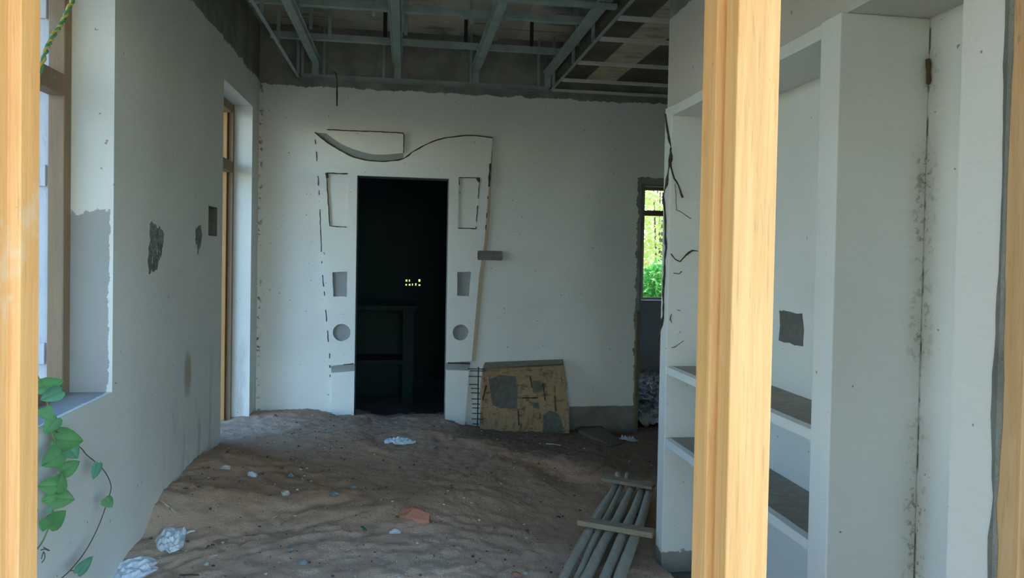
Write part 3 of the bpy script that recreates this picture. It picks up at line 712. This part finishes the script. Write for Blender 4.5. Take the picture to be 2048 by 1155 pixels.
crumple(344, 1052, 56, 30, .045, 'plastic', 'crumpled white plastic bag on the sand by the left wall', 'plastic_bag', 'bag', 3, .3)
crumple(266, 1142, 84, 24, .025, 'paper', 'torn white sheet at the foot of the left wall, bottom edge', 'paper_sheet', 'paper', 5, -.2)
crumple(798, 881, 64, 13, .035, 'plastic', 'thin clear plastic scrap in front of the dark doorway', 'plastic_scrap', 'plastic', 8, -.15)
crumple(1256, 880, 44, 13, .05, 'cloth', 'white rag on the dark ground by the right opening', 'rag', 'rag', 12, .2)
crumple(505, 942, 20, 8, .015, 'plastic', 'small white wrapper on the sand near the cream husk', 'wrapper', 'wrapper', 14, .2, 6)
crumple(790, 1065, 22, 5, .008, 'plastic', 'small white wrapper below the red brick piece', 'wrapper', 'wrapper', 18, .2, 6)
def stick(u0, v0, u1, v1, r, mat, label, name='stick'):
    a, b = spot(u0, v0), spot(u1, v1); tag(MB().tube([a + Vector((0, 0, r)), a.lerp(b, .5) + Vector((0, 0, r * 1.6)), b + Vector((0, 0, r))], [r, r, r * .7], 5).build(name, M[mat]), label, 'stick')
stick(325, 1004, 353, 1004, .0035, 'straw', 'pale straw above the plastic bag by the left wall', 'straw')
stick(1092, 887, 1122, 891, .004, 'straw', 'white straw on dark ground in front of the leaning board', 'straw')
stick(545, 1026, 556, 1031, .003, 'straw', 'tiny white straw in the middle of the sand', 'straw')
stick(360, 1148, 398, 1151, .004, 'twig', 'dark twig at the bottom edge of the sand', 'twig')
stick(372, 1068, 390, 1042, .006, 'cloth', 'small white rod beside the plastic bag', 'rod')

# ------------------------------------------------------------------ leaning board and iron comb
bd = thing('leaning_board', (1.08, 6.3, -.1), 'brown paper-faced board with cement patches leaning on the back wall', 'board')
def bpt(u, v): # the board leans: y depends on height
    p = onY(u, v, 6.28)
    for _ in range(4): p = onY(u, v, 6.24 + .12 * (p.z + .07) / .65)
    return p
bn = Vector((0, .055, -.012))
Q = [bpt(966, 738), bpt(1000, 733), bpt(1060, 729), bpt(1127, 726), bpt(1134, 770), bpt(1131, 785), bpt(1138, 815), bpt(1139, 866), bpt(1080, 868), bpt(1010, 866), bpt(960, 858), bpt(963, 800), bpt(960, 790)]
tag(MB().prism(Q, bn).build('panel', M['board'], bd, bevel=.004), 'brown papered face')
tag(MB().prism([bpt(965, 739), bpt(1128, 731), bpt(1126, 718), bpt(970, 724)], bn * 1.02 + Vector((0, .0, 0))).build('top_rail', M['rail'], bd, bevel=.004), 'grey wooden top rail')
def bpatch(pts, seed, mat='patch'):
    q = []
    for i in range(len(pts)):
        a, b = bpt(*pts[i]), bpt(*pts[(i + 1) % len(pts)])
        for k in range(3): z = a.lerp(b, k / 3); nv = noise.noise_vector((z.x * 40, z.z * 40, seed)); q.append(z + Vector((nv.x * .006, 0, nv.z * .006)) - bn.normalized() * .004)
    MB().prism(q, bn * .15).build('cement_patch', M[mat], bd)
bpatch([(978, 757), (1005, 750), (1032, 752), (1034, 817), (1000, 816), (984, 808)], 1)
bpatch([(1086, 830), (1100, 821), (1116, 826), (1125, 848), (1124, 866), (1086, 864)], 2)
bpatch([(1066, 806), (1076, 805), (1077, 816), (1065, 815)], 3); bpatch([(1066, 762), (1082, 760), (1084, 782), (1066, 785)], 4)
for cr in ([(1036, 820), (1038, 850)], [(1109, 790), (1111, 822)], [(1060, 752), (1064, 775)], [(1085, 765), (1090, 800)], [(972, 770), (965, 800)], [(1044, 795), (1075, 795)]):
    crack([bpt(*q) - bn.normalized() * .002 for q in cr], .006, bd, cr[0][0], name='crack', gap=.9)
ic = thing('iron_comb', (.66, 6.24, -.05), 'black iron rod with a row of short spikes left of the leaning board', 'iron rod')
MB().tube([onY(957, 733, 6.3), onY(956, 790, 6.27), onY(955, 851, 6.25)], .006, 6).build('rod', M['black'], ic)
for yy, x0, x1 in ((737, 936, 971), (741, 940, 971), (752, 937, 963), (768, 938, 958), (776, 942, 959), (785, 942, 960), (797, 943, 962), (807, 944, 960), (815, 945, 959), (826, 944, 964), (837, 943, 968), (847, 945, 958)):
    MB().tube([onY(x0, yy, 6.27), onY(x1, yy + .5, 6.26)], .0045, 5).build('spike', M['black'], ic)

# ------------------------------------------------------------------ pole ladder on the right
pg = thing('pole_gate', (1.2, 4.1, -.1), 'grey wooden pole gate lying on the sand beside the shelf niche', 'gate')
def gz(u, v, h=0): 
    z = 0.0
    for _ in range(6): p = onZ(u, v, z); z = -.055 + .06 * (p.y - 3.4) / 1.4 * 0 + h
    return onZ(u, v, z)
def c8(x, y): return (1080 + x / 4.528, 900 + y / 4.528)
polesp = [((690, 310), (235, 1130), .026), ((590, 430), (245, 1040), .011), ((738, 320), (335, 1150), .019), ((835, 350), (420, 1150), .031), ((920, 370), (585, 1150), .031), ((1000, 385), (735, 1150), .033)]
for k, (a, b, r) in enumerate(polesp):
    A_, B_ = gz(*c8(*a), .03), gz(*c8(*b), .03); d = (B_ - A_); A_ = A_ - d * .04; B_ = B_ + d * (.22 if k != 1 else 0); pts = []; rs = []
    for i in range(15):
        t = i / 14; nv = noise.noise_vector((t * 3, k * 4.0, 1)); pts.append(A_.lerp(B_, t) + Vector((nv.x * .012, nv.y * .006, nv.z * .004))); rs.append(r * .86 * (.86 + .2 * t + .1 * noise.noise((t * 6, k, 3))))
    MB().tube(pts, rs, 10).build('pole', M['pole'], pg, smooth=True)
def plank(a, b, w_, t, h):
    A_, B_ = gz(*c8(*a), h), gz(*c8(*b), h); d = (B_ - A_).normalized(); n_ = Vector((-d.y, d.x, 0)).normalized()
    return MB().prism([A_ - n_ * w_ / 2, B_ - n_ * w_ / 2, B_ + n_ * w_ / 2, A_ + n_ * w_ / 2], (0, 0, t)).build('crossbar', M['plank'], pg, bevel=.004)
plank((572, 262), (1030, 345), .085, .022, .062)
plank((352, 660), (1030, 778), .075, .03, .062)
# low support under the far end
MB().tube([gz(*c8(700, 215), -.02), gz(*c8(740, 330), -.02)], .02, 6).build('peg', M['pole'], pg); MB().tube([gz(*c8(790, 215), -.02), gz(*c8(770, 330), -.02)], .015, 6).build('peg', M['pole'], pg)
# plank on the ground by the right opening
p0, p1, p2, p3 = (onZ(*q, -.09) for q in ((1150, 862), (1192, 848), (1245, 892), (1222, 898)))
tag(MB().prism([p0, p1, p2, p3], (0, 0, .03)).build('floor_plank', M['plank_dark'], bevel=.004), 'dirty plank on the ground between the board and the right opening', 'plank')

# ------------------------------------------------------------------ marks on the walls that have a body of their own
def marks_left(pts, seed, name, label, mat='cement', cat='plaster patch'):
    q = [onX(u, v, XL) for u, v in pts]; return tag(patch_x(q, XL - .004, .0065, .022, seed, 9).build(name, M[mat], bpy.data.objects['wall_left']), label)
marks_left([(300, 447), (312, 452), (325, 455), (327, 470), (322, 510), (314, 535), (302, 545), (298, 553), (295, 520), (299, 490)], 1, 'chipped_patch', 'large chipped grey patch', 'chip')
marks_left([(391, 455), (401, 450), (403, 475), (399, 495), (396, 505), (390, 480)], 2, 'chipped_patch', 'small chipped grey patch', 'chip')
def lining(name, mb, mat, par, label): return tag(mb.build(name, mat, bpy.data.objects[par]), label)
def tray(axis, a, b, u0, u1, z0, z1, t=.004):
    mb = MB()
    P = (lambda d0, d1, p, q, r_, s_: mb.box(min(d0, d1), max(d0, d1), p, q, r_, s_)) if axis == 'x' else (lambda d0, d1, p, q, r_, s_: mb.box(p, q, min(d0, d1), max(d0, d1), r_, s_))
    P(b - (b - a) * .1, b, u0, u1, z0, z1)
    P(a, b, u0, u0 + t, z0, z1); P(a, b, u1 - t, u1, z0, z1); P(a, b, u0, u1, z0, z0 + t); P(a, b, u0, u1, z1 - t, z1); return mb
lining('switch_box', tray('x', XL + .003, XL - .05, BOXL[0], BOXL[1], BOXL[2], BOXL[3], .008), M['cement_dark'], 'wall_left', 'dark switch box recess')
lining('switch_box', tray('y', YB - .002, YB + .035, BOXB[0], BOXB[1], BOXB[2], BOXB[3], .006), M['cement_dark'], 'wall_back', 'dark switch box recess')
bxm = (BOXB[0] + BOXB[1]) / 2; bz = (BOXB[2] + BOXB[3]) / 2
lining('switch_plate', bx(BOXB[0], BOXB[1], YP - .004, YP + .001, BOXB[2], BOXB[3]), M['cement_dark'], 'wall_back', 'dark cement filled switch slot')
# recess frame that cuts the relief edge
fr = MB(); 
for a in ((BOXB[0] - .008, BOXB[1] + .008, BOXB[3], BOXB[3] + .01), (BOXB[0] - .008, BOXB[1] + .008, BOXB[2] - .01, BOXB[2]), (BOXB[0] - .012, BOXB[0], BOXB[2], BOXB[3]), (BOXB[1], BOXB[1] + .01, BOXB[2], BOXB[3])): fr.box(a[0], a[1], YB - .034, YB + .002, a[2], a[3])
sb = fr.build('switch_frame', M['cement_dark'], bpy.data.objects['wall_back'])

# termite trails on the far side panel of the niche
def cB(x, y): return (1240 + x / 2.8875, 340 + y / 2.8875)
def cA(x, y): return (1300 + x / 2.8875, y / 2.8875)
def onpanel(u, v):
    p = onX(u, v, XR - .003)
    if p.y >= 3.576: return p
    return onY(u, v, 3.571)
tt = thing('termite_trail', onpanel(*cB(260, 500)), 'dark branching termite mud trail on the white niche side', 'mud trail')
def trail(pts, r, seed):
    P = [onpanel(*q) for q in pts]; dense = []
    for a, b in zip(P, P[1:]):
        n_ = max(2, int((b - a).length / .018))
        for k in range(n_): q = a.lerp(b, k / n_); nv = noise.noise_vector((q.z * 30, q.x * 30, seed)); dense.append(q + Vector((nv.x * .003 if q.y < 3.575 else 0, nv.y * .003 if q.y >= 3.575 else 0, nv.z * .003)))
    dense.append(P[-1]); MB().tube(dense, [max(.0015, r * (1 + 1.3 * noise.noise((i * .35, seed, 2)))) for i in range(len(dense))], 5).build('trail', M['mud'], tt)
trail([cA(88, 660), cA(100, 740), cA(120, 850), cA(118, 920), cA(105, 990), cA(98, 1060), cB(258, 110), cB(250, 150), cB(258, 220), cB(263, 300), cB(262, 380), cB(268, 440), cB(258, 520), cB(258, 600), cB(250, 700), cB(252, 780), cB(250, 850), cB(235, 920), cB(215, 985)], .007, 1)
trail([cA(120, 850), cA(120, 960), cA(140, 1030), cA(165, 1070), cA(190, 1140)], .005, 2)
trail([cB(267, 440), cB(300, 490), cB(322, 520), cB(345, 530), cB(380, 490), cB(415, 462), cB(450, 468)], .0035, 3)
trail([cB(320, 80), cB(325, 230), cB(350, 240), cB(410, 280)], .0012, 4); trail([cB(310, 592), cB(345, 598), cB(356, 585)], .0025, 5)
trail([cB(262, 1030), cB(320, 1020), cB(368, 985)], .0018, 6); trail([cB(296, 830), cB(288, 860), cB(300, 880)], .002, 7); trail([cB(330, 805), cB(350, 812)], .0018, 8)
# wasp nest in the right corner
nb = [onY(u, v, 2.106) + Vector((-.006, 0, 0)) for u, v in ((1859, 118), (1860, 128), (1860, 145), (1861, 158), (1860, 168))]
tag(MB().tube(nb, [.007, .0085, .006, .0075, .006], 8).build('wasp_nest', M['nest'], smooth=True), 'brown mud wasp nest high in the right corner', 'nest')

# ------------------------------------------------------------------ wires
wl_ = [onY(u, v, 6.36) for u, v in ((668, 143), (672, 147), (674, 160), (674, 175), (674, 185), (674, 212))]
tag(MB().tube(wl_, [.004, .004, .003, .004, .008, .005], 6).build('hanging_wire', M['black']), 'short black wire dangling from the ceiling frame', 'wire')
ew = thing('twisted_wire', onX(118, 45, -1.2), 'twisted yellow and green wire hanging in the left window', 'wire')
base = [onX(u, v, -1.2) for u, v in ((150, -60), (145, 0), (138, 15), (128, 38), (118, 56), (107, 70), (100, 84), (93, 99), (84, 130), (70, 180))]
for ph, mt in ((0, 'wire_y'), (math.pi, 'wire_g')):
    pts = []
    bs = spline(base, 10)
    for i, p in enumerate(bs):
        d = (bs[min(i + 1, len(bs) - 1)] - bs[max(i - 1, 0)]).normalized(); a = d.orthogonal().normalized(); b = d.cross(a); t = i * .62 + ph; pts.append(p + (a * math.cos(t) + b * math.sin(t)) * .0045)
    MB().tube(pts, .0042, 6).build('strand', M[mt], ew, smooth=True)

# ------------------------------------------------------------------ vine at the left window
def heart():
    """heart shaped leaf, stalk at the origin, tip towards +y, length 1"""
    out = [(0, 0), (.16, -.10), (.36, -.06), (.50, .14), (.50, .36), (.38, .62), (.18, .86), (0, 1.0)]
    vs_ = []; fs = []
    for s in (1, -1):
        i = len(vs_); mid = [(0, y * 1.0) for y in (0, .1, .25, .4, .55, .72, .88, 1.0)]
        for (x, y), (_, my) in zip(out, mid): vs_.append((0, my, 0)); vs_.append((s * x * .55, (y + my) / 2, .05)); vs_.append((s * x, y, .03 - .12 * abs(x)))
        for k in range(7):
            for c in range(2):
                q = (i + k * 3 + c, i + k * 3 + c + 1, i + k * 3 + 4 + c, i + k * 3 + 3 + c); fs.append(q if s > 0 else q[::-1])
    me_ = bpy.data.meshes.new('leaf'); me_.from_pydata(vs_, [], fs)
    for p_ in me_.polygons: p_.use_smooth = True
    return me_
lf = heart(); lf.materials.append(M['leaf']); lf2 = lf.copy(); lf2.materials.clear(); lf2.materials.append(M['leaf_dark'])
XV = -1.19
def c5(x, y): return (80 + x / 2.783, 740 + y / 2.783)
vine = thing('climbing_vine', onX(*c5(60, 330), XV), 'green heart-leaved vine trailing down the left wall below the window', 'vine')
def vstem(pts, r, mat): MB().tube(spline([onX(*c5(*q), XV - .01) for q in pts], 5), r, 5).build('stem', M[mat], vine, smooth=True)
vstem([(-60, -40), (0, 60), (45, 200), (62, 330), (98, 440), (115, 560), (100, 640), (80, 720), (60, 840), (15, 950), (-30, 1010)], .0028, 'stem')
vstem([(62, 300), (130, 380), (220, 425), (260, 470), (315, 515), (365, 570), (395, 640), (385, 700), (365, 760), (320, 880), (250, 1010), (170, 1110), (110, 1165), (40, 1230)], .0022, 'stem_brown')
vstem([(170, 1115), (205, 1112), (235, 1105)], .0018, 'stem_brown'); vstem([(5, 1000), (30, 995), (52, 1003), (20, 985)], .002, 'stem_brown'); vstem([(10, 1070), (28, 1040), (20, 1010), (8, 1050)], .002, 'stem_brown')
# leaf centre, length, width (crop px), angle of the tip (0 = right, 90 = down)
LV = [(65, 78, 120, 75, -10, 0), (60, 140, 105, 70, 160, 1), (40, 245, 70, 60, 70, 0), (58, 310, 95, 70, 130, 0), (160, 388, 140, 110, 15, 0), (172, 445, 110, 95, 60, 1), (62, 498, 105, 90, 155, 0), (172, 536, 95, 70, -25, 0),
      (38, 642, 85, 75, 190, 0), (105, 622, 100, 85, -70, 0), (128, 712, 110, 95, 20, 0), (40, 716, 60, 45, 170, 0), (98, 822, 105, 80, -30, 0), (22, 866, 60, 50, 120, 0), (48, 778, 26, 22, 180, 1), (310, 562, 82, 48, 115, 1), (382, 738, 60, 52, 60, 0), (252, 1080, 100, 52, -42, 1)]
vd = ray(120, 950).normalized()
for k, (x, y, L_, W_, an, kind) in enumerate(LV):
    c = onX(*c5(x, y), XV + .012 + .006 * (k % 3)); s = c.y / FPX / 2.783
    nrm = Vector((.62, -.72, .25)); nrm += noise.noise_vector((k * 1.7, 3, 5)) * .35; nrm.normalize()
    right_ = Vector((nrm.y * -1, nrm.x, 0)).normalized(); right_ = right_ if right_.x > 0 else -right_
    upv = nrm.cross(right_); upv = upv if upv.z > 0 else -upv
    tip = right_ * math.cos(R(an)) - upv * math.sin(R(an)); side = tip.cross(nrm)
    M4 = Matrix((( *side, ), ( *tip, ), ( *nrm, ))).transposed().to_4x4()
    o = bpy.data.objects.new('leaf', lf2 if kind else lf); col.objects.link(o); o.parent = vine
    M4 = M4 @ Matrix.Diagonal((W_ * s * 1.15, L_ * s, L_ * s * 1.1, 1)); o.matrix_world = Matrix.Translation(c - tip * L_ * s * .5 - vine.location) @ M4
# dark leaf lying on the sand
o = tag(link('fallen_leaf', lf2.copy()), 'single dark green leaf lying on the sand', 'leaf'); p = spot(730, 1062); o.location = p + Vector((0, 0, .006)); o.scale = (.025, .045, .04); o.rotation_euler = (.2, .1, .3)

# ------------------------------------------------------------------ inner room counter, seen dimly through the doorway
ct = thing('kitchen_counter', (-.3, 8.0, FL), 'dim masonry counter inside the dark inner room', 'counter')
q0 = onY(828, 611, 7.9); zt = q0.z
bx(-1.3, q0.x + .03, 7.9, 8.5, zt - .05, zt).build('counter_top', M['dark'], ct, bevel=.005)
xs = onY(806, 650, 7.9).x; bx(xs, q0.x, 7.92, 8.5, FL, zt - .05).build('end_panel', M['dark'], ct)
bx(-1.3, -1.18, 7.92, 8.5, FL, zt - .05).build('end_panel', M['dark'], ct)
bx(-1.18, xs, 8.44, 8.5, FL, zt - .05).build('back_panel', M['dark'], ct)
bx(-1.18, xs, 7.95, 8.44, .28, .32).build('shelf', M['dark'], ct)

# ------------------------------------------------------------------ greenery outside the far window and in the yard
def shrub(loc, r, h, n_, size, mat, label, seed):
    t = thing('shrub', loc, label, 'shrub', 'shrubs around the house'); random.seed(seed); mb = MB(); L = Vector(loc)
    for k in range(n_):
        while True:
            q = Vector((random.uniform(-1, 1), random.uniform(-1, 1), random.uniform(-1, 1)))
            if .35 < q.length < 1: break
        q = Vector((q.x * r, q.y * r, h * .52 + q.z * h * .48)) * 1.0; c = L + q; a = Vector((random.gauss(0, 1), random.gauss(0, 1), random.gauss(0, .6))).normalized(); b = a.orthogonal().normalized() * .45; s = size * random.uniform(.6, 1.3)
        mb.face([c - a * s, c + b * s, c + a * s, c - b * s])
    me_ = bpy.data.meshes.new('foliage'); me_.from_pydata(mb.v, [], mb.f); me_.materials.append(M[mat]); link('foliage', me_, t)
    for k in range(4):
        e = L + Vector((random.uniform(-.5, .5) * r, random.uniform(-.5, .5) * r, h * .8)); MB().tube([L, L.lerp(e, .5) + Vector((.05, .05, .1)), e], [.03, .02, .008], 6).build('stem', M['stem_brown'], t)
    return t
GZ = FL - .15
shrub((4.7, 13.0, GZ), 1.5, 4.6, 9000, .07, 'leaf_lime', 'tall pale lime shrub filling the far window', 1)
shrub((3.95, 10.85, GZ), .45, 1.75, 3000, .07, 'leaf_green', 'low bright green shrub at the bottom of the far window', 2)
shrub((6.0, 16.4, GZ), 1.7, 7.0, 6000, .09, 'leaf_red', 'tall reddish dry shrub behind the lime one', 3)
shrub((-.4, 13.5, GZ), 1.6, 4.0, 5000, .09, 'leaf_lime', 'pale shrub behind the inner room vent', 4)
shrub((-6.5, 6.5, GZ), 1.4, 2.2, 4000, .08, 'leaf_green', 'round green shrub outside the left wall by the side door', 5)
shrub((-6.8, 9.5, GZ), 1.5, 2.6, 4000, .08, 'leaf_green', 'larger green shrub farther back outside the left wall', 6)
shrub((-5.8, -4.2, GZ), 1.9, 5.6, 4500, .2, 'leaf_olive', 'added olive tree, out of view in the yard, farthest to the left of the entrance', 7)  # this tree and the next are added to block sky at the front left
shrub((-2.2, -7.0, GZ), 1.7, 6.0, 4500, .2, 'leaf_olive', 'tall added olive tree, out of view in the yard, left of the entrance', 8)
